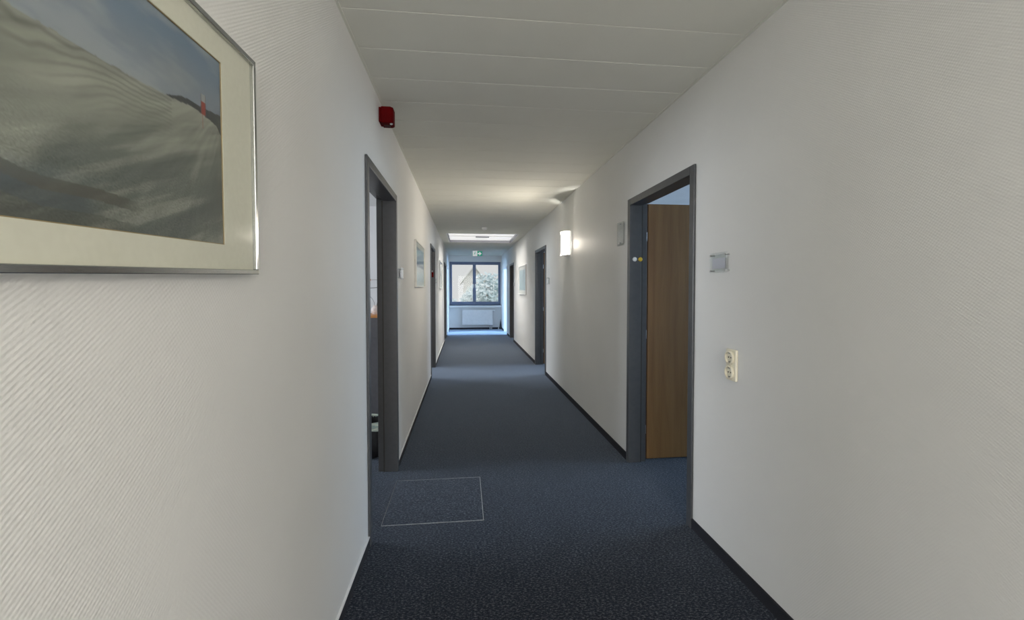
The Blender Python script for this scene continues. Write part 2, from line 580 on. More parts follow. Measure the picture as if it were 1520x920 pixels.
# ------------------------------------------------------------------ doors
def door(num, x, sg, y0, y1, paint, hinge, angle=90, leaf=True):
    """x: corridor face of the wall; sg: +1 when the room lies at larger x. hinge: 'near' or 'far'"""
    mp = M['frame'] if paint == 'grey' else M['wframe']
    d = thing('door_%d' % num, (x, (y0 + y1) / 2, 0), kind='structure')
    P = [(-0.014, 0), (-0.014, FT), (0.084, FT), (0.084, 0.0365), (0.134, 0.0365), (0.134, 0), (WT + 0.0005, 0),
         (WT + 0.0005, FO - 0.0005), (-0.0005, FO - 0.0005), (-0.0005, 0)]
    for yy, s in ((y0, 1), (y1, -1)):
        MB().prism([(x + sg * a, yy + s * t, 0) for a, t in P], (0, 0, DTOP)).build('jamb', mp, d, bevel=0.003)
    MB().prism([(x + sg * a, y0 + FT, DTOP - t) for a, t in P], (0, y1 - y0 - 2 * FT, 0)).build('lintel', mp, d, bevel=0.003)
    # dark rubber seal in the rebate
    g = MB()
    for yy, s in ((y0, 1), (y1, -1)):
        g.box(x + sg * 0.0845, x + sg * 0.094, yy + s * 0.037, yy + s * 0.047, 0, DTOP - FT)
    g.build('seal', M['slot'], d)
    if not leaf:
        return d
    if hinge == 'closed':
        # leaf shut in the rebate on the room side
        L = MB().box(x + sg * 0.097, x + sg * 0.137, y0 + 0.039, y1 - 0.039, 0.008, DTOP - 0.039).build('leaf', M['wood'], d, bevel=0.002)
        xf = x + sg * 0.097
        yh = y0 + 0.11
        hd = MB().box(xf - sg * 0.008, xf, yh - 0.02, yh + 0.02, 0.93, 1.12)
        hd.tube([(xf - sg * 0.006, yh, 1.06), (xf - sg * 0.05, yh, 1.06), (xf - sg * 0.055, yh + 0.02, 1.06), (xf - sg * 0.055, yh + 0.12, 1.06)], 0.009, 8)
        hd.build('handle', M['steel'], L, bevel=0.002)
        return d
    w = (y1 - y0) - 2 * 0.030
    hx = x + sg * 0.146
    if hinge == 'far':
        ya, yb = y1 - 0.002, y1 + 0.038
        rb = 1
    else:
        ya, yb = y0 - 0.038, y0 + 0.002
        rb = -1
    # leaf stands at a right angle to the wall, inside the room
    L = MB().box(hx + sg * 0.013, hx + sg * w, ya, yb, 0.008, 2.062).build('leaf', M['wood'], d, bevel=0.002)
    # rebated lip on the hinge edge
    MB().box(hx, hx + sg * 0.0128, (ya + yb) / 2 - 0.012, (yb if rb > 0 else ya), 0.008, 2.062).build('leaf_edge', M['lip'], L)
    for z in (0.25, 1.02, 1.80):
        yh = ya - 0.006 if rb > 0 else yb + 0.006
        MB().lathe([(0.0, -0.035), (0.007, -0.035), (0.007, 0.035), (0.0, 0.035)], (0, 0, 1), (hx - sg * 0.006, yh, z), 10).build('hinge', M['steel'], d, smooth=True)
    # lever handle on both faces near the free edge
    xh = hx + sg * (w - 0.07)
    for yy, s in ((ya, -1), (yb, 1)):
        hd = MB().box(xh - 0.02, xh + 0.02, yy, yy + s * 0.008, 0.93, 1.12)
        hd.tube([(xh, yy + s * 0.006, 1.06), (xh, yy + s * 0.05, 1.06), (xh - sg * 0.02, yy + s * 0.055, 1.06), (xh - sg * 0.12, yy + s * 0.055, 1.06)], 0.009, 8)
        hd.build('handle', M['steel'], L, bevel=0.002)
    return d


n = 1
for d_ in DOORS_L:
    door(n, XL, -1, *d_[:3], d_[3] if len(d_) > 3 else 'near'); n += 1
for d_ in DOORS_R:
    door(n, XR, 1, *d_[:3], d_[3] if len(d_) > 3 else 'far'); n += 1

# ------------------------------------------------------------------ far window
win = thing('window_1', ((WX0 + WX1) / 2, YF + 0.02, WB), kind='structure')
wy0, wy1 = YF + 0.015, YF + 0.085
fo = 0.035
fr = MB()
fr.box(WX0, WX1, wy0, wy1, WB, WB + 0.05).box(WX0, WX1, wy0, wy1, WTp - fo, WTp)
fr.box(WX0, WX0 + fo, wy0, wy1, WB, WTp).box(WX1 - fo, WX1, wy0, wy1, WB, WTp)
fr.build('window_frame', M['winfr'], win, bevel=0.004)
XM = 0.358
for (a, b, hx) in ((WX0 + fo - 0.005, XM, XM - 0.03), (XM + 0.002, WX1 - fo + 0.005, XM + 0.032)):
    sw, sb, st = 0.052, 0.075, 0.07
    z0, z1 = WB + 0.048, WTp - fo + 0.003
    s = MB()
    s.box(a, b, wy0 - 0.012, wy1 - 0.012, z0, z0 + sb).box(a, b, wy0 - 0.012, wy1 - 0.012, z1 - st, z1)
    s.box(a, a + sw, wy0 - 0.012, wy1 - 0.012, z0 + sb, z1 - st).box(b - sw, b, wy0 - 0.012, wy1 - 0.012, z0 + sb, z1 - st)
    sash = s.build('sash', M['winfr'], win, bevel=0.004)
    MB().box(a + sw - 0.004, b - sw + 0.004, YF + 0.046, YF + 0.05, z0 + sb - 0.004, z1 - st + 0.004).build('pane', M['pane'], sash)
    h = MB().box(hx - 0.014, hx + 0.014, wy0 - 0.03, wy0 - 0.012, 1.50, 1.57)
    h.box(hx - 0.009, hx + 0.009, wy0 - 0.055, wy0 - 0.03, 1.53, 1.555)
    h.box(hx - 0.010, hx + 0.010, wy0 - 0.06, wy0 - 0.045, 1.43, 1.555)
    h.build('window_handle', M['white'], sash, bevel=0.003)
MB().box(XL + 0.003, XR - 0.003, YF - 0.11, YF, WB - 0.075, WB - 0.012).build('window_sill', M['white'], win, bevel=0.008)
MB().box(WX0, WX1, YF, wy0 + 0.02, WB - 0.012, WB).build('inner_ledge', M['white'], win)

# ------------------------------------------------------------------ pictures
def make_print(parent, P, nu, nv, w, h, colf, material):
    """flat printed sheet: P(u, v) gives the point; colf(u, v) in metres gives linear rgb"""
    bm = bmesh.new()
    lay = bm.loops.layers.float_color.new('print')
    vs = [[bm.verts.new(P(w * i / nu, h * j / nv)) for i in range(nu + 1)] for j in range(nv + 1)]
    cs = [[colf(w * i / nu, h * j / nv) for i in range(nu + 1)] for j in range(nv + 1)]
    for j in range(nv):
        for i in range(nu):
            f = bm.faces.new((vs[j][i], vs[j][i + 1], vs[j + 1][i + 1], vs[j + 1][i]))
            for lp, c in zip(f.loops, (cs[j][i], cs[j][i + 1], cs[j + 1][i + 1], cs[j + 1][i])):
                lp[lay] = (*c, 1)
    me = bpy.data.meshes.new('print')
    bm.to_mesh(me); bm.free()
    me.materials.append(material)
    o = bpy.data.objects.new('print', me)
    C.objects.link(o)
    o.parent = parent
    return o


def lerp(a, b, t):
    t = max(0.0, min(1.0, t))
    return tuple(x + (y - x) * t for x, y in zip(a, b))


def sst(a, b, x):
    t = max(0.0, min(1.0, (x - a) / (b - a)))
    return t * t * (3 - 2 * t)


def nz(x, y, s, oct=4):
    return noise.fractal(Vector((x * s, y * s, 3.7)), 1.0, 2.0, oct)


def interp(pts, x):
    if x <= pts[0][0]: return pts[0][1]
    for (a, b), (c, d) in zip(pts, pts[1:]):
        if x <= c: return b + (d - b) * (x - a) / (c - a)
    return pts[-1][1]


PU, PV = 0.1297, 0.0612          # lower far corner of the print inside the big picture
DUNE = [(0.13, 0.283), (0.145, 0.2975), (0.21, 0.306), (0.30, 0.2985), (0.40, 0.2945), (0.52, 0.2945), (0.86, 0.300)]
FAR = [(0.13, 0.3215), (0.17, 0.3185), (0.25, 0.314), (0.29, 0.302), (0.31, 0.29)]


def dune_print(u_, v_):
    u, v = u_ + PU, v_ + PV
    top = interp(DUNE, u) + 0.0015 * nz(u, 0.3, 40)
    farh = interp(FAR, u) + 0.0012 * nz(u, 1.3, 60)
    # sky
    c = lerp((0.28, 0.315, 0.38), (0.17, 0.235, 0.335), (v - 0.3) / 0.12)
    cl = nz(u * 0.6, v * 2.2, 9, 5)
    c = lerp(c, (0.42, 0.44, 0.47), sst(0.05, 0.7, cl) * 0.55)
    c = lerp(c, (0.14, 0.17, 0.215), sst(0.1, 0.8, -cl) * 0.6)
    c = lerp(c, (0.26, 0.275, 0.29), sst(0.07, 0.0, abs(v - 0.345) + abs(u - 0.26) * 0.25) * 0.35)
    if v < farh and u < 0.315:
        c = lerp((0.05, 0.052, 0.06), (0.075, 0.08, 0.085), (v - top) / 0.02)
    # the red and white marker post
    pu = 0.1885
    if abs(u - pu) < 0.0085 and 0.3035 < v < 0.342:
        c = (0.36, 0.36, 0.37) if (v > 0.3275) else (0.30, 0.055, 0.042)
        if abs(u - pu) > 0.006: c = lerp(c, (0.10, 0.10, 0.11), 0.65)
    if v < top:
        dpt = (top - v)
        # wind-blown sand, pale near the crest, darker below
        c = lerp((0.30, 0.305, 0.27), (0.135, 0.148, 0.138), sst(0.0, 0.15, dpt))
        st = nz(u * 0.8 + v * 1.2, (v + 0.35 * u) * 5.5, 9, 5)
        c = lerp(c, (0.40, 0.40, 0.355), sst(0.02, 0.75, st) * 0.45)
        c = lerp(c, (0.075, 0.082, 0.085), sst(0.02, 0.75, -st) * 0.45)
        # plumes of sand fanning out from the crest, and fine ripple streaks
        du, dv = u - 0.10, v - 0.37
        rad, ang = math.hypot(du, dv), math.atan2(-dv, du)
        pl = nz(ang * 0.62, rad * 0.55 + 4.0, 6.5, 5)
        c = lerp(c, (0.40, 0.40, 0.355), sst(0.05, 0.6, pl) * 0.45)
        c = lerp(c, (0.09, 0.10, 0.10), sst(0.05, 0.6, -pl) * 0.5)
        pl2 = nz(ang * 1.7, rad * 1.1 + 9.0, 12, 4)
        c = tuple(x * (1 + 0.15 * pl2) for x in c)
        if u > 0.28:
            fan = math.sin((dpt) * (900 - 700 * sst(0.3, 0.6, u)) + 3 * nz(u, v, 14))
            c = lerp(c, (0.10, 0.105, 0.095), max(0, fan) * 0.45 * sst(0.09, 0.01, dpt))
        gr = noise.noise(Vector((u * 300, v * 420, 0)))
        c = tuple(x * (1 - 0.45 * gr * sst(0.03, 0.2, dpt)) for x in c)
        # sunken beam and dark patch, low on the near side
        bt = 0.1315 + 0.03 * nz(u, 0, 2) - 0.10 * max(0, 0.44 - u)
        if u > 0.345:
            k = sst(0.345, 0.40, u)
            if bt - 0.016 < v < bt: c = lerp(c, (0.10, 0.095, 0.085), 0.8 * k)
            elif bt - 0.036 < v <= bt - 0.016 and u > 0.43: c = lerp(c, (0.085, 0.10, 0.115), 0.75 * sst(0.42, 0.47, u))
            elif v <= bt - 0.036: c = lerp(c, (0.06, 0.06, 0.058), 0.45 * k)
        # thin reddish stem below the marker post
    if abs(u - 0.1915) < 0.0013 and 0.278 < v < 0.304:
        c = lerp(c, (0.35, 0.10, 0.08), 0.7)
    return c


# the big picture beside the camera: hangs with its far end a little high and leans off the wall at the top
th, ph = 0.03257, 0.01318
e1 = Vector((0, -math.cos(th), -math.sin(th)))
e2 = Vector((math.sin(ph), -math.sin(th) * math.cos(ph), math.cos(th) * math.cos(ph)))
e3 = e2.cross(e1)
if e3.x < 0: e3 = -e3
O = Vector((-0.485, 1.0969, 1.4165))
PWD, PHT = 0.98, 0.4916


def pic_box(u0, u1, v0, v1, d0, d1):
    m = MB()
    pts = [O + e1 * u + e2 * v + e3 * d0 for u, v in ((u0, v0), (u1, v0), (u1, v1), (u0, v1))]
    return m.prism(pts, e3 * (d1 - d0))


big = thing('framed_picture', (0, 0, 0), 'large chrome framed photograph of windblown grey dunes with red marker, hanging tilted on left wall', 'picture', 'framed pictures along the corridor')
fwid = 0.011
for a in ((0, PWD, 0, fwid), (0, PWD, PHT - fwid, PHT), (0, fwid, fwid, PHT - fwid), (PWD - fwid, PWD, fwid, PHT - fwid)):
    pic_box(*a, -0.024, 0.0).build('frame_rail', M['chrome'], big, bevel=0.0015)
pic_box(0.004, PWD - 0.004, 0.004, PHT - 0.004, -0.022, -0.016).build('backing', M['matboard'], big)
u0, u1, v0, v1 = PU, PWD - PU, PV, 0.4285
for a in ((fwid, u0, fwid, PHT - fwid), (u1, PWD - fwid, fwid, PHT - fwid), (u0, u1, fwid, v0), (u0, u1, v1, PHT - fwid)):
    pic_box(*a, -0.012, -0.009).build('mat_board', M['matboard'], big)
eb = 0.0016
for a in ((u0 - 0.0001, u0 + eb, v0, v1), (u1 - eb, u1 + 0.0001, v0, v1), (u0, u1, v0 - 0.0001, v0 + eb), (u0, u1, v1 - eb, v1 + 0.0001)):
    pic_box(*a, -0.0118, -0.0100).build('mat_edge', M['bevelcut'], big)
make_print(big, lambda u, v: O + e1 * (PU + u) + e2 * (PV + v) + e3 * (-0.0125), 360, 184, u1 - u0, v1 - v0, dune_print, attr_print('dune_print'))
pic_box(fwid - 0.002, PWD - fwid + 0.002, fwid - 0.002, PHT - fwid + 0.002, -0.0055, -0.004).build('glass_pane', M['glass'], big)


def flat_picture(x, sg, y0, y1, z0, z1, label, colf, border=0.06, fm='pale', fw=0.014):
    """framed print on a side wall; sg: +1 hangs on the left wall facing right"""
    t = thing('framed_picture', (x, (y0 + y1) / 2, (z0 + z1) / 2), label, 'picture', 'framed pictures along the corridor')
    for a in ((y0, y1, z0, z0 + fw), (y0, y1, z1 - fw, z1), (y0, y0 + fw, z0 + fw, z1 - fw), (y1 - fw, y1, z0 + fw, z1 - fw)):
        MB().box(x, x + sg * 0.024, *a).build('frame_rail', M[fm], t, bevel=0.0015)
    MB().box(x + sg * 0.002, x + sg * 0.012, y0 + fw, y1 - fw, z0 + fw, z1 - fw).build('mat_board', M['wpaper'], t)
    b = border + fw
    o = make_print(t, lambda u, v: Vector((x + sg * 0.0135, y0 + b + u, z0 + b + v)) - t.location, 24, 20, y1 - y0 - 2 * b, z1 - z0 - 2 * b, colf, attr_print('picture_print'))
    MB().box(x + sg * 0.0165, x + sg * 0.018, y0 + fw, y1 - fw, z0 + fw, z1 - fw).build('glass_pane', M['glass'], t)
    return t


def reflection_print(u, v):  # window reflection painted as pale and dark bands
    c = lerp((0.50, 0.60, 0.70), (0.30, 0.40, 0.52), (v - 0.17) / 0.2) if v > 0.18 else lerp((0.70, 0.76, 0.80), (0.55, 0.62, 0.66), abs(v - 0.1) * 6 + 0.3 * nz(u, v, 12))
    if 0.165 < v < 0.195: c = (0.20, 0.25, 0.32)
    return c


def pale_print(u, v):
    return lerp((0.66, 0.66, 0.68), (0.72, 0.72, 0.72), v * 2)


def bluegreen(u, v):
    return lerp((0.30, 0.45, 0.53), (0.45, 0.58, 0.68), v * 1.6 + 0.3 * nz(u, v, 6))


flat_picture(XL, 1, 4.63, 5.61, 1.405, 1.905, 'pale framed print with a window reflection painted in blue and white on left wall past the open door', reflection_print, 0.05)
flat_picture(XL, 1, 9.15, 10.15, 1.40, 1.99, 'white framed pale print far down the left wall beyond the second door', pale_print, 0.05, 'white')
flat_picture(XR, -1, 9.05, 10.2, 1.27, 1.91, 'white framed blue green print on the far right wall', bluegreen, 0.08, 'white')

# ------------------------------------------------------------------ red alarm sounder
al = thing('alarm_sounder', (XL, 2.80, 2.45), 'small red box shaped alarm sounder high on left wall under ceiling', 'alarm')
MB().box(XL, XL + 0.012, 2.757, 2.845, 2.408, 2.498).build('back_plate', M['red'], al, bevel=0.003)
MB().prism([(XL + 0.0125, 2.752, 2.402), (XL + 0.070, 2.752, 2.402), (XL + 0.086, 2.768, 2.402), (XL + 0.086, 2.834, 2.402), (XL + 0.070, 2.85, 2.402), (XL + 0.0125, 2.85, 2.402)],
           (0, 0, 0.10)).build('housing', M['red'], al, bevel=0.006)
MB().lathe([(0, 0.007), (0.006, 0.006), (0.010, 0.0), (0.010, -0.004), (0, -0.004)], (0.5, -0.2, -1), (XL + 0.074, 2.772, 2.403), 14).build('strobe_lens', M['strobe'], al, smooth=True)
g = MB()
for k in range(5):
    g.box(XL + 0.026 + k * 0.008, XL + 0.029 + k * 0.008, 2.79, 2.83, 2.4005, 2.4018)
g.build('sound_slot', M['slot'], al)

# ------------------------------------------------------------------ floor access panel
fx0, fx1, fy0, fy1 = -0.4863, 0.1137, 2.5633, 3.1633
fp = thing('floor_access_panel', ((fx0 + fx1) / 2, (fy0 + fy1) / 2, 0), 'square carpeted floor access panel outlined by thin metal edge before left doorway', 'floor panel')
ew = 0.0032
for a in ((fx0, fx1, fy0, fy0 + ew), (fx0, fx1, fy1 - ew, fy1), (fx0, fx0 + ew * 0.7, fy0 + ew, fy1 - ew), (fx1 - ew * 1.3, fx1, fy0 + ew, fy1 - ew)):
    MB().box(*a, 0.0003, 0.0035).build('metal_edge', M['alu'], fp)
MB().box(fx0 + ew, fx1 - ew * 1.3, fy0 + ew, fy1 - ew, 0.0003, 0.0025).build('carpet_inset', carpet('carpet_inset', 1.06), fp)

# ------------------------------------------------------------------ right wall fittings
# magnets on the far jamb of the right door (its reveal faces the camera)
jy = DOORS_R[0][1] - FT
for nm, xx, mm, lb in (('white', 1.337, 'magw', 'round white magnet on the grey jamb of the right doorway'),
                       ('yellow', 1.3825, 'magy', 'round yellow magnet on the grey jamb of the right doorway')):
    o = MB().lathe([(0, 0.009), (0.012, 0.009), (0.0165, 0.006), (0.0175, 0.0), (0, 0.0)], (0, -1, 0), (xx, jy, 1.617), 20).build('round_magnet', M[mm], smooth=True)
    tag(o, lb, 'magnet', 'magnets on the door jamb')


def name_plate(x, sg, y0, y1, z0, z1, label, paper='paper', cat='sign'):
    """clear acrylic plate on four stand-offs with a paper insert"""
    t = thing('name_plate', (x, (y0 + y1) / 2, (z0 + z1) / 2), label, cat, 'clear name plates beside the doors')
    MB().box(x + sg * 0.016, x + sg * 0.020, y0, y1, z0, z1).build('acrylic_plate', M['acryl'], t, bevel=0.0008)
    MB().box(x + sg * 0.0125, x + sg * 0.0128, y0 + 0.022, y1 - 0.016, z0 + 0.022, z1 - 0.028).build('paper_insert', M[paper], t)
    MB().box(x + sg * 0.0080, x + sg * 0.0115, y0 + 0.012, y1 - 0.010, z0 + 0.01, z1 - 0.01).build('back_plate', M['acryl'], t)
    for yy in (y0 + 0.012, y1 - 0.012):
        for zz in (z0 + 0.010, z1 - 0.012):
            MB().lathe([(0, 0), (0.0045, 0), (0.0045, 0.0215), (0.0062, 0.0215), (0.0062, 0.0245), (0, 0.0245)], (sg, 0, 0), (x, yy, zz), 12).build('standoff', M['steel'], t, smooth=True)
    return t


name_plate(XR, -1, 2.018, 2.168, 1.465, 1.568, 'clear acrylic name plate with lilac paper on right wall beside the open right doorway')
name_plate(XL, 1, 3.50, 3.66, 1.462, 1.556, 'clear acrylic name plate on left wall just past the near left doorway')
name_plate(XR, -1, 6.56, 6.71, 1.455, 1.57, 'bright acrylic name plate on right wall before the second right doorway', 'wpaper')
name_plate(XL, 1, 7.86, 8.02, 1.49, 1.57, 'small acrylic name plate on left wall past the second left doorway', 'wpaper')
name_plate(XR, -1, 11.10, 11.26, 1.47, 1.56, 'far acrylic name plate on right wall by the third right doorway', 'wpaper')

# tall holder between right door and sconce
hd = thing('wall_card_holder', (XR, 3.51, 1.84), 'tall narrow clear card holder with pale card on right wall beyond the open right doorway', 'card holder')
MB().box(XR - 0.006, XR - 0.002, 3.44, 3.585, 1.745, 1.94).build('back_plate', M['acryl'], hd)
MB().box(XR - 0.0095, XR - 0.0065, 3.452, 3.573, 1.760, 1.925).build('card', M['white'], hd)
MB().box(XR - 0.014, XR - 0.011, 3.44, 3.585, 1.745, 1.94).build('front_plate', M['acryl'], hd)
for z in (1.765, 1.922):
    MB().lathe([(0, 0.0), (0.004, 0.0), (0.004, 0.016), (0.009, 0.016), (0.009, 0.020), (0, 0.020)], (-1, 0, 0), (XR, 3.51, z), 14).build('fastener', M['steel'], hd, smooth=True)

# double socket
sk = thing('double_socket', (XR, 1.985, 1.012), 'cream double power socket set upright on right wall below the name plate', 'socket')
sy0, sy1, sz0, sz1 = 1.946, 2.026, 0.934, 1.087
MB().box(XR - 0.013, XR, sy0, sy1, sz0, sz1).build('cover_plate', M['cream'], sk, bevel=0.004)
for zc in (0.974, 1.047):
    yc = 1.990
    o = MB().lathe([(0.0335, 0.0), (0.0335, 0.009), (0.0305, 0.0115), (0.0265, 0.0115), (0.024, 0.002), (0, 0.002)], (-1, 0, 0), (XR - 0.012, yc, zc), 32).build('socket_ring', M['cream'], sk, smooth=True)
    h = MB()
    for dy in (-0.0095, 0.0095):
        h.lathe([(0, 0.0042), (0.0032, 0.0042), (0.0032, 0.0015), (0, 0.0015)], (-1, 0, 0), (XR - 0.012, yc + dy, zc), 10)
    h.build('pin_hole', M['slot'], o)
    for q in (0.018, -0.025):
        MB().box(XR - 0.0205, XR - 0.014, yc - 0.003, yc + 0.003, zc + q, zc + q + 0.007).build('earth_clip', M['steel'], o)

# red tag hanging on the far jamb of the second left door
j2 = DOORS_L[1][1] - FT
rt = thing('door_tag', (-0.555, j2, 1.635), 'small red tag hung on dark jamb of the second left doorway', 'tag')
MB().box(-0.578, -0.528, j2 - 0.008, j2, 1.595, 1.685).build('tag_body', M['red'], rt, bevel=0.004)
MB().tube([(-0.553, j2 - 0.004, 1.685), (-0.556, j2 - 0.004, 1.70), (-0.553, j2 - 0.002, 1.715)], 0.003, 6).build('tag_loop', M['white'], rt)

# ------------------------------------------------------------------ wall sconce
def wall_lamp(SY, SZ, label, power):
    sc = thing('wall_lamp', (XR, SY, SZ), label, 'lamp', 'wall lamps of the corridor')
    MB().box(XR - 0.012, XR, SY - 0.10, SY + 0.10, SZ - 0.138, SZ + 0.138).build('wall_bracket', M['white'], sc, bevel=0.003)
    for a in ((SY - 0.10, SY - 0.097, SZ - 0.138, SZ + 0.138), (SY + 0.097, SY + 0.10, SZ - 0.138, SZ + 0.138), (SY - 0.097, SY + 0.097, SZ - 0.138, SZ - 0.135), (SY - 0.097, SY + 0.097, SZ + 0.135, SZ + 0.138)):
        MB().box(XR - 0.045, XR - 0.0125, *a).build('light_block_rim', M['white'], sc)  # rim added to keep bulb light off the nearby wall
    bm_ = MB()
    nu, nv = 20, 10
    outer, inner = [], []
    for j in range(nv + 1):
        t = j / nv * 2 - 1
        fl = 0.86 + 0.20 * t * t
        for ring, off in ((outer, 0.0), (inner, -0.005)):
            row = []
            for i in range(nu + 1):
                a = math.pi * i / nu
                row.append(bm_.bm.verts.new((XR - 0.012 - (0.088 * fl + off) * math.sin(a), SY + (0.125 * fl + off) * math.cos(a), SZ + 0.145 * t)))
            ring.append(row)
    for grid in (outer, inner):
        for j in range(nv):
            for i in range(nu):
                bm_.bm.faces.new((grid[j][i], grid[j][i + 1], grid[j + 1][i + 1], grid[j + 1][i]))
    for j in (0, nv):
        for i in range(nu):
            bm_.bm.faces.new((outer[j][i], outer[j][i + 1], inner[j][i + 1], inner[j][i]))
    for i in (0, nu):
        for j in range(nv):
            bm_.bm.faces.new((outer[j][i], outer[j + 1][i], inner[j + 1][i], inner[j][i]))
    bm_.build('glass_shade', M['shade'], sc, smooth=True)
    MB().tube([(XR - 0.023, SY, SZ), (XR - 0.05, SY, SZ)], 0.008, 8).build('bulb_holder', M['white'], sc)
    for nm, za in (('top_cover', SZ + 0.1455), ('bottom_light_block', SZ - 0.1485)):
        MB().prism([(XR - 0.004 - 0.096 * math.sin(math.pi * i / 16), SY + 0.118 * math.cos(math.pi * i / 16), za) for i in range(17)], (0, 0, 0.003)).build(nm, M['white'], sc)  # bottom plate added, top one widened, to shape the bulb's light
    MB().tube([(XR - 0.035, SY, SZ + 0.144), (XR - 0.03, SY, SZ + 0.12), (XR - 0.015, SY, SZ + 0.08)], 0.004, 6).build('clip_arm', M['white'], sc)
    for dz, e in ((0.0, power),):
        pl = bpy.data.lights.new('sconce_bulb', 'POINT')
        pl.energy = e
        pl.color = WARM
        pl.shadow_soft_size = 0.03
        po = bpy.data.objects.new('sconce_bulb', pl)
        po.location = (XR - 0.058, SY, SZ + dz)
        C.objects.link(po)


wall_lamp(5.36, 1.952, 'lit curved frosted glass wall lamp flared at top and bottom on right wall', 96)
wall_lamp(-0.9, 1.952, 'lit curved frosted glass wall lamp on right wall behind the viewpoint', 62)

# ------------------------------------------------------------------ recessed ceiling light, with an added fill copy
def ceiling_light(y0, y1, label, power):
    t = thing('ceiling_light', ((LXA + LXB) / 2, (y0 + y1) / 2, ZC), label, 'ceiling light')
    D = 0.075
    e = 0.0008
    a, b = LXA + e, LXB - e
    c, d = y0 + e, y1 - e
    hs = MB()
    hs.box(a, a + 0.012, c, d, ZC, ZC + D + 0.05).box(b - 0.012, b, c, d, ZC, ZC + D + 0.05)
    hs.box(a + 0.012, b - 0.012, c, c + 0.012, ZC, ZC + D + 0.05).box(a + 0.012, b - 0.012, d - 0.012, d, ZC, ZC + D + 0.05)
    hs.box(a, b, c, d, ZC + D + 0.05, ZC + D + 0.06)
    hs.build('housing', M['grey'], t)
    ym = (y0 + y1) / 2
    for (p, q) in ((c + 0.0125, ym - 0.012), (ym + 0.012, d - 0.0125)):
        MB().box(a + 0.0125, b - 0.0125, p, q, ZC + D - 0.02, ZC + D - 0.012).build('diffuser', M['diffuser'], t)
    MB().box(a + 0.012, b - 0.012, ym - 0.0115, ym + 0.0115, ZC + D - 0.03, ZC + D - 0.012).build('cross_bar', M['white'], t)
    MB().box(0.27, 0.58, ym - 0.05, ym + 0.05, ZC + 0.02, ZC + D - 0.031).build('vent_slot', M['grey'], t)
    for (p, q, r, s) in ((a - 0.02, b + 0.02, c - 0.018, c), (a - 0.02, b + 0.02, d, d + 0.018), (a - 0.02, a, c, d), (b, b + 0.02, c, d)):
        MB().box(p, q, r, s, ZC - 0.006, ZC - 0.0003).build('trim_rail', M['white'], t, bevel=0.001)
    # lamp added below the diffuser; narrowed spread leaves flat viewing angles dark
    area('ceiling_light_boost', ((a + b) / 2, ym, ZC + 0.004), (0, 0, 0), b - a - 0.06, d - c - 0.06, power, (1.0, 0.95, 0.88), 115)
    return t


ceiling_light(LY0, LY1, 'large lit rectangular ceiling light with grey centre slot near corridor end', 45)
ceiling_light(NY0, NY1, 'added rectangular fill light behind the viewpoint', 75)  # unseen copy added to brighten the near corridor

# smoke detector
sd = thing('smoke_detector', (0.39, 8.28, ZC), 'small round white smoke detector on ceiling before the ceiling light', 'smoke detector')
MB().lathe([(0, 0), (0.052, 0), (0.052, 0.012), (0, 0.012)], (0, 0, -1), (0.39, 8.28, ZC), 24).build('base', M['white'], sd, smooth=True)
MB().lathe([(0.044, 0.0122), (0.046, 0.024), (0.036, 0.040), (0.015, 0.044), (0, 0.044)], (0, 0, -1), (0.39, 8.28, ZC), 24).build('sensor_head', M['white'], sd, smooth=True)

# exit sign hung from the ceiling
ex = thing('exit_sign', (0.40, 13.0, ZC), 'green and white emergency exit sign with arrow hanging before far window', 'exit sign')
X0, X1, Z0, Z1, EY = 0.248, 0.552, 2.365, 2.528, 12.98
MB().box(X0, X1, EY, EY + 0.03, Z0, Z1).build('housing', M['white'], ex, bevel=0.003)
MB().box(0.36, 0.44, EY + 0.005, EY + 0.025, Z1 + 0.0005, ZC).build('mount', M['white'], ex)
xm = (X0 + X1) / 2
lp = MB().box(X0 + 0.006, xm - 0.004, EY - 0.002, EY - 0.0005, Z0 + 0.008, Z1 - 0.008).build('door_panel', M['signw'], ex)
rp = MB().box(xm - 0.004, X1 - 0.006, EY - 0.002, EY - 0.0005, Z0 + 0.008, Z1 - 0.008).build('green_panel', M['signg'], ex)
zc = (Z0 + Z1) / 2


def flat(poly, m, name, parent):
    MB().prism([(x, EY - 0.0025, z) for x, z in poly], (0, -0.001, 0)).build(name, m, parent)


flat([(X0 + 0.006, Z0 + 0.008), (X0 + 0.016, Z0 + 0.008), (X0 + 0.016, Z1 - 0.008), (X0 + 0.006, Z1 - 0.008)], M['signg'], 'green_edge', lp)
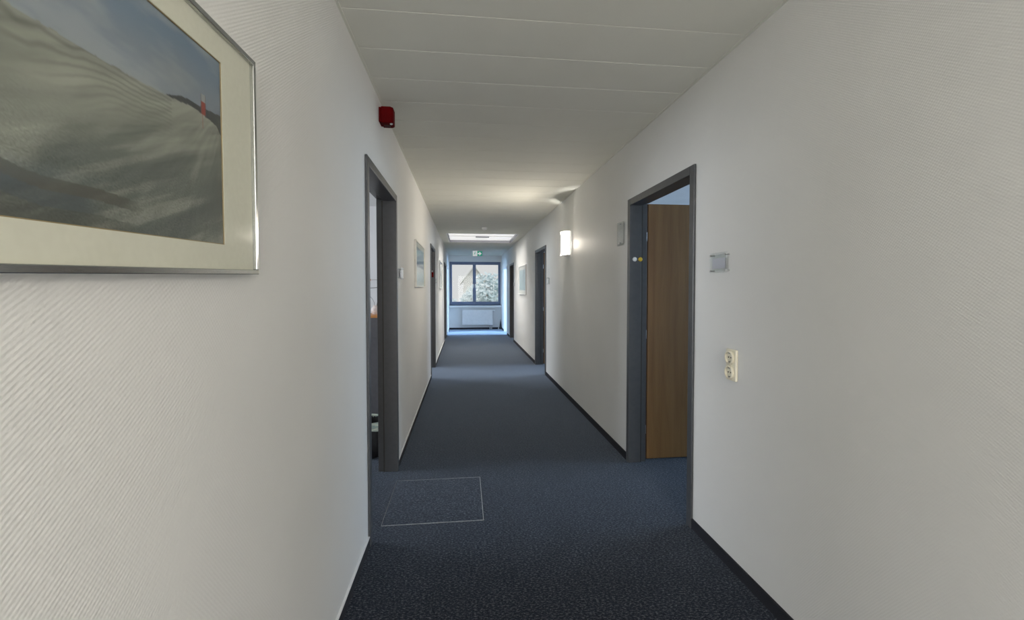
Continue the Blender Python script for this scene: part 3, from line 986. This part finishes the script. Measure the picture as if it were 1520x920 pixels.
# running figure
cx = X0 + 0.085
fig = MB()
fig.prism([(cx + 0.012 + 0.011 * math.cos(a), EY - 0.0025, zc + 0.050 + 0.011 * math.sin(a)) for a in [k * math.pi / 5 for k in range(10)]], (0, -0.001, 0))
for poly in ([(cx - 0.012, zc + 0.034), (cx + 0.012, zc + 0.036), (cx + 0.002, zc - 0.006), (cx - 0.02, zc - 0.004)],
             [(cx + 0.010, zc + 0.034), (cx + 0.020, zc + 0.014), (cx + 0.040, zc + 0.010), (cx + 0.040, zc + 0.018), (cx + 0.026, zc + 0.020), (cx + 0.014, zc + 0.036)],
             [(cx - 0.010, zc + 0.034), (cx - 0.036, zc + 0.026), (cx - 0.036, zc + 0.004), (cx - 0.029, zc + 0.004), (cx - 0.029, zc + 0.020), (cx - 0.010, zc + 0.026)],
             [(cx - 0.006, zc - 0.004), (cx + 0.004, zc - 0.006), (cx + 0.022, zc - 0.024), (cx + 0.014, zc - 0.058), (cx + 0.005, zc - 0.056), (cx + 0.010, zc - 0.026)],
             [(cx - 0.020, zc - 0.004), (cx - 0.006, zc - 0.004), (cx - 0.018, zc - 0.034), (cx - 0.050, zc - 0.038), (cx - 0.050, zc - 0.030), (cx - 0.024, zc - 0.026)]):
    fig.prism([(x, EY - 0.0025, z) for x, z in poly], (0, -0.001, 0))
fig.build('running_figure', M['signg'], lp)
ax = xm + 0.015
flat([(ax, zc + 0.016), (ax + 0.045, zc + 0.016), (ax + 0.045, zc + 0.055), (ax + 0.112, zc), (ax + 0.045, zc - 0.055), (ax + 0.045, zc - 0.016), (ax, zc - 0.016)], M['signw'], 'arrow', rp)

# ------------------------------------------------------------------ radiator under the far window
ra = thing('radiator', (0.457, YF, 0.15), 'white flat panel radiator below far window', 'radiator')
rx0, rx1, rz0, rz1 = -0.064, 0.985, 0.15, 0.675
MB().box(rx0, rx1, YF - 0.105, YF - 0.085, rz0, rz1).build('front_panel', M['white'], ra, bevel=0.006)
MB().box(rx0 + 0.01, rx1 - 0.01, YF - 0.045, YF - 0.03, rz0 + 0.01, rz1 - 0.01).build('back_panel', M['white'], ra, bevel=0.004)
cv = MB()
for k in range(40):
    xx = rx0 + 0.03 + k * (rx1 - rx0 - 0.06) / 39
    cv.box(xx - 0.001, xx + 0.001, YF - 0.084, YF - 0.046, rz0 + 0.03, rz1 - 0.03)
tag(cv.build('convector_fin', M['white'], ra), kind='stuff')
gr = MB()
for k in range(24):
    xx = rx0 + 0.02 + k * (rx1 - rx0 - 0.04) / 23
    gr.box(xx - 0.008, xx + 0.008, YF - 0.085, YF - 0.03, rz1 - 0.008, rz1)
tag(gr.build('top_grille', M['white'], ra), kind='stuff')
for xx in (rx0 + 0.15, rx1 - 0.15):
    MB().box(xx - 0.015, xx + 0.015, YF - 0.029, YF - 0.001, rz0 + 0.06, rz1 - 0.06).build('wall_bracket', M['white'], ra)
for xx in (0.90, 0.95):
    MB().tube([(xx, YF - 0.06, rz0 + 0.012), (xx, YF - 0.06, 0.0)], 0.012, 8).build('pipe', M['white'], ra, smooth=True)
MB().box(0.875, 0.985, YF - 0.09, YF - 0.04, rz0 - 0.055, rz0 - 0.002).build('valve_block', M['grey'], ra, bevel=0.006)
MB().lathe([(0, 0), (0.016, 0), (0.022, 0.02), (0.022, 0.07), (0, 0.075)], (1, 0, 0), (rx1 + 0.001, YF - 0.065, 0.645), 16).build('thermostat_knob', M['white'], ra, smooth=True)

# pipe casing and the dark pointed thing leaning in the corner
pc = thing('pipe_casing', (1.21, YF - 0.05, 0), 'short white pipe stub by far right corner below window', 'pipe')
MB().tube([(1.195, YF - 0.05, 0), (1.195, YF - 0.05, 0.10), (1.195, YF - 0.02, 0.14), (1.195, YF - 0.0, 0.14)], 0.014, 8).build('pipe', M['white'], pc, smooth=True)
MB().lathe([(0.0145, 0.0), (0.03, 0.0), (0.03, 0.012), (0.0145, 0.012)], (0, 0, 1), (1.195, YF - 0.05, 0.0), 12).build('collar', M['white'], pc)
dpf = thing('dark_pointed_form', (1.262, YF - 0.09, 0), 'small dark pointed form standing in far right corner', 'umbrella')
MB().lathe([(0, 0.0), (0.030, 0.004), (0.040, 0.02), (0.036, 0.10), (0.020, 0.24), (0.008, 0.31), (0, 0.312)], (0.0, 0.12, 1), (1.262, YF - 0.09, 0.0), 10).build('form_body', M['black'], dpf)
MB().tube([(1.262, YF - 0.09 + 0.037, 0.308), (1.262, YF - 0.09 + 0.041, 0.345)], 0.006, 6).build('handle', M['slot'], dpf)  # short thin tip on the dark form

# ------------------------------------------------------------------ things inside the left room
ca = thing('cabinet', (-1.27, 4.81, 0), 'grey office cabinet with beech edged top seen through near left doorway', 'cabinet')
cx0, cx1, cy0, cy1 = -1.70, -0.845, 4.622, 5.04
MB().box(cx0, cx1, cy0, cy1, 0.04, 1.088).build('body', M['cab'], ca)
MB().box(cx0 + 0.02, cx1 - 0.02, cy0 + 0.03, cy1 - 0.02, 0.0, 0.0395).build('plinth', M['black'], ca)
MB().box(cx0 - 0.005, cx1 + 0.005, cy0 - 0.022, cy1, 1.0885, 1.114).build('top', M['edge'], ca, bevel=0.002)
cm = (cx0 + cx1) / 2
for (a, b, hx) in ((cx0 + 0.002, cm - 0.0015, cm - 0.05), (cm + 0.0015, cx1 - 0.002, -0.880)):
    for (z0, z1, h0, h1) in ((0.885, 1.086, 0.910, 0.962), (0.044, 0.882, 0.785, 0.858)):
        dr = MB().box(a, b, cy0 - 0.019, cy0 - 0.0005, z0, z1).build('cabinet_door', M['cab'], ca, bevel=0.0015)
        MB().tube([(hx, cy0 - 0.0195, h0 + 0.008), (hx, cy0 - 0.045, h0 + 0.004), (hx, cy0 - 0.045, h1 - 0.004), (hx, cy0 - 0.0195, h1 - 0.008)], 0.0055, 8).build('handle', M['slot'], dr, smooth=True)

vz = 1.1145
vx, vy = -0.945, 4.80
vs = thing('vase', (vx, vy, vz), 'pale vase of thin dry twigs with orange bud on grey cabinet in left room', 'vase')
MB().lathe([(0, 0), (0.030, 0), (0.042, 0.018), (0.046, 0.045), (0.036, 0.072), (0.026, 0.086), (0.029, 0.096), (0.026, 0.096), (0.022, 0.085), (0.032, 0.07), (0.041, 0.045), (0.036, 0.02), (0, 0.010)],
           (0, 0, 1), (vx, vy, vz), 22).build('vase_body', M['vase'], vs, smooth=True)
tw = MB().tube([(vx, vy, vz + 0.015), (vx + 0.025, vy, 1.29), (vx + 0.07, vy, 1.45), (vx + 0.05, vy - 0.01, 1.482), (vx + 0.0, vy - 0.02, 1.486), (vx - 0.045, vy - 0.03, 1.484)], [0.0026, 0.0026, 0.0024, 0.0022, 0.002, 0.0018], 6).build('twig', M['twig'], vs, smooth=True)
MB().lathe([(0, -0.016), (0.010, -0.009), (0.0125, 0.0), (0.010, 0.009), (0, 0.016)], (1, 0, 0), (vx - 0.055, vy - 0.03, 1.484), 12).build('bud', M['orange'], tw, smooth=True)
MB().tube([(vx, vy + 0.006, vz + 0.015), (vx + 0.05, vy + 0.01, 1.27), (vx + 0.075, vy + 0.01, 1.38), (vx + 0.03, vy + 0.01, 1.402), (vx - 0.04, vy, 1.398), (vx - 0.15, vy - 0.02, 1.39)], [0.0036, 0.0036, 0.0036, 0.0034, 0.0032, 0.0026], 6).build('twig', M['twig'], vs, smooth=True)
MB().tube([(vx, vy - 0.006, vz + 0.015), (vx - 0.012, vy - 0.01, 1.24), (vx - 0.03, vy - 0.015, 1.28), (vx - 0.06, vy - 0.02, 1.312), (vx - 0.11, vy - 0.02, 1.325)], 0.0018, 6).build('twig', M['twig'], vs, smooth=True)

bn = thing('waste_bin', (-0.80, 3.72, 0), 'black round waste bin with pale printed liner just inside near left doorway', 'bin')
bx, by = -0.80, 3.72
MB().lathe([(0, 0.001), (0.118, 0.001), (0.122, 0.01), (0.145, 0.285), (0.148, 0.288), (0.141, 0.288), (0.116, 0.014), (0, 0.012)], (0, 0, 1), (bx, by, 0), 36).build('bin_body', M['black'], bn, smooth=True)
lm = MB()
rows = []
for (r, z, w) in ((0.137, 0.20, 0.0), (0.1405, 0.293, 0.0), (0.146, 0.298, 0.002), (0.153, 0.285, 0.004), (0.157, 0.262, 0.006), (0.158, 0.238, 0.008)):
    row = []
    for k in range(48):
        a = 2 * math.pi * k / 48
        ww = w * (math.sin(a * 7) + 0.6 * math.sin(a * 13 + 1))
        zz = z + (0.010 * math.sin(a * 3 + 0.6) if w > 0.003 else 0.004 * math.sin(a * 5)) * (1 if z < 0.27 else 0.4)
        rr = r + ww * 0.5 + (0.006 if w > 0.003 else 0)
        row.append(lm.bm.verts.new((bx + rr * math.cos(a), by + rr * math.sin(a), zz)))
    rows.append(row)
for p, q in zip(rows, rows[1:]):
    for k in range(48):
        lm.bm.faces.new((p[k], p[(k + 1) % 48], q[(k + 1) % 48], q[k]))
lm.build('bin_liner', M['liner'], bn, smooth=True)

# ------------------------------------------------------------------ outside the far window
tag(MB().box(-60, 60, YF + 1.0, 140, -4.3, -4.0).build('ground', M['lawn']), kind='structure')
hx0, hx1, hy0, hy1, ez, az = -0.1, 3.9, 80.0, 92.0, 3.4, 5.9
hs = thing('house', ((hx0 + hx1) / 2, 86, -4.0), 'pale rendered gabled house seen through the far window', 'house')
xmid = (hx0 + hx1) / 2
MB().prism([(hx0, hy0, -4), (hx1, hy0, -4), (hx1, hy0, ez), (xmid, hy0, az - 0.35), (hx0, hy0, ez)], (0, hy1 - hy0, 0)).build('wall', M['hwall'], hs)
for s in (-1, 1):
    ex_ = xmid + s * (xmid - hx0 + 0.65)
    dz = (az - ez) / (xmid - hx0)
    pts = [(xmid, hy0 - 0.6, az), (ex_, hy0 - 0.6, az - dz * abs(ex_ - xmid)), (ex_, hy0 - 0.6, az - dz * abs(ex_ - xmid) - 0.3), (xmid, hy0 - 0.6, az - 0.3)]
    MB().prism(pts, (0, hy1 - hy0 + 1.2, 0)).build('roof_slope', M['hroof'], hs)
for (a, b, z0, z1) in ((0.5, 1.2, 0.6, 2.0), (2.4, 3.1, 0.6, 2.0)):
    f = MB().box(a, b, hy0 - 0.05, hy0 - 0.005, z0, z1).build('window', M['hroof'], hs)
    MB().box(a + 0.08, b - 0.08, hy0 - 0.07, hy0 - 0.052, z0 + 0.08, z1 - 0.08).build('pane', M['pane'], f)


def tree(x, y, top, r, label, n=700):
    t = thing('leafy_tree', (x, y, -4.0), label, 'tree', 'trees outside the far window')
    zc_ = top - r * 1.1
    MB().tube([(x, y, -4), (x + 0.05, y, -1.5), (x - 0.08, y, zc_), (x, y, zc_ + r * 0.5)], [0.16, 0.13, 0.09, 0.03], 8).build('trunk', M['bark'], t, smooth=True)
    m = MB()
    for _ in range(n):
        d = Vector((random.gauss(0, 1), random.gauss(0, 1), random.gauss(0, 1))).normalized()
        rr = r * (0.55 + 0.5 * random.random()) * (0.8 + 0.35 * noise.noise(d * 1.8 + Vector((x, y, 0))))
        c = Vector((x, y, zc_)) + Vector((d.x, d.y, d.z * 1.1)) * rr
        u = Vector((random.gauss(0, 1), random.gauss(0, 1), random.gauss(0, 1))).normalized()
        w = u.orthogonal().normalized()
        s = 0.10 * r + 0.06 * random.random()
        vs_ = [m.bm.verts.new(c + q) for q in (u * s, w * s * 0.55, -u * s, -w * s * 0.55)]
        m.bm.faces.new(vs_)
    tag(m.build('foliage', M['leaf'], t), kind='stuff')


tree(1.55, 27, 2.6, 1.25, 'taller pale leafy tree at the right of the far window view')
tree(0.55, 30, 1.55, 0.95, 'low pale leafy tree behind the middle of the far window')
tree(-0.55, 26, 0.9, 0.7, 'low pale bush topped tree at the left of the far window view')
tree(1.15, 24, 0.75, 0.8, 'low pale leafy tree at the lower right of the far window view')
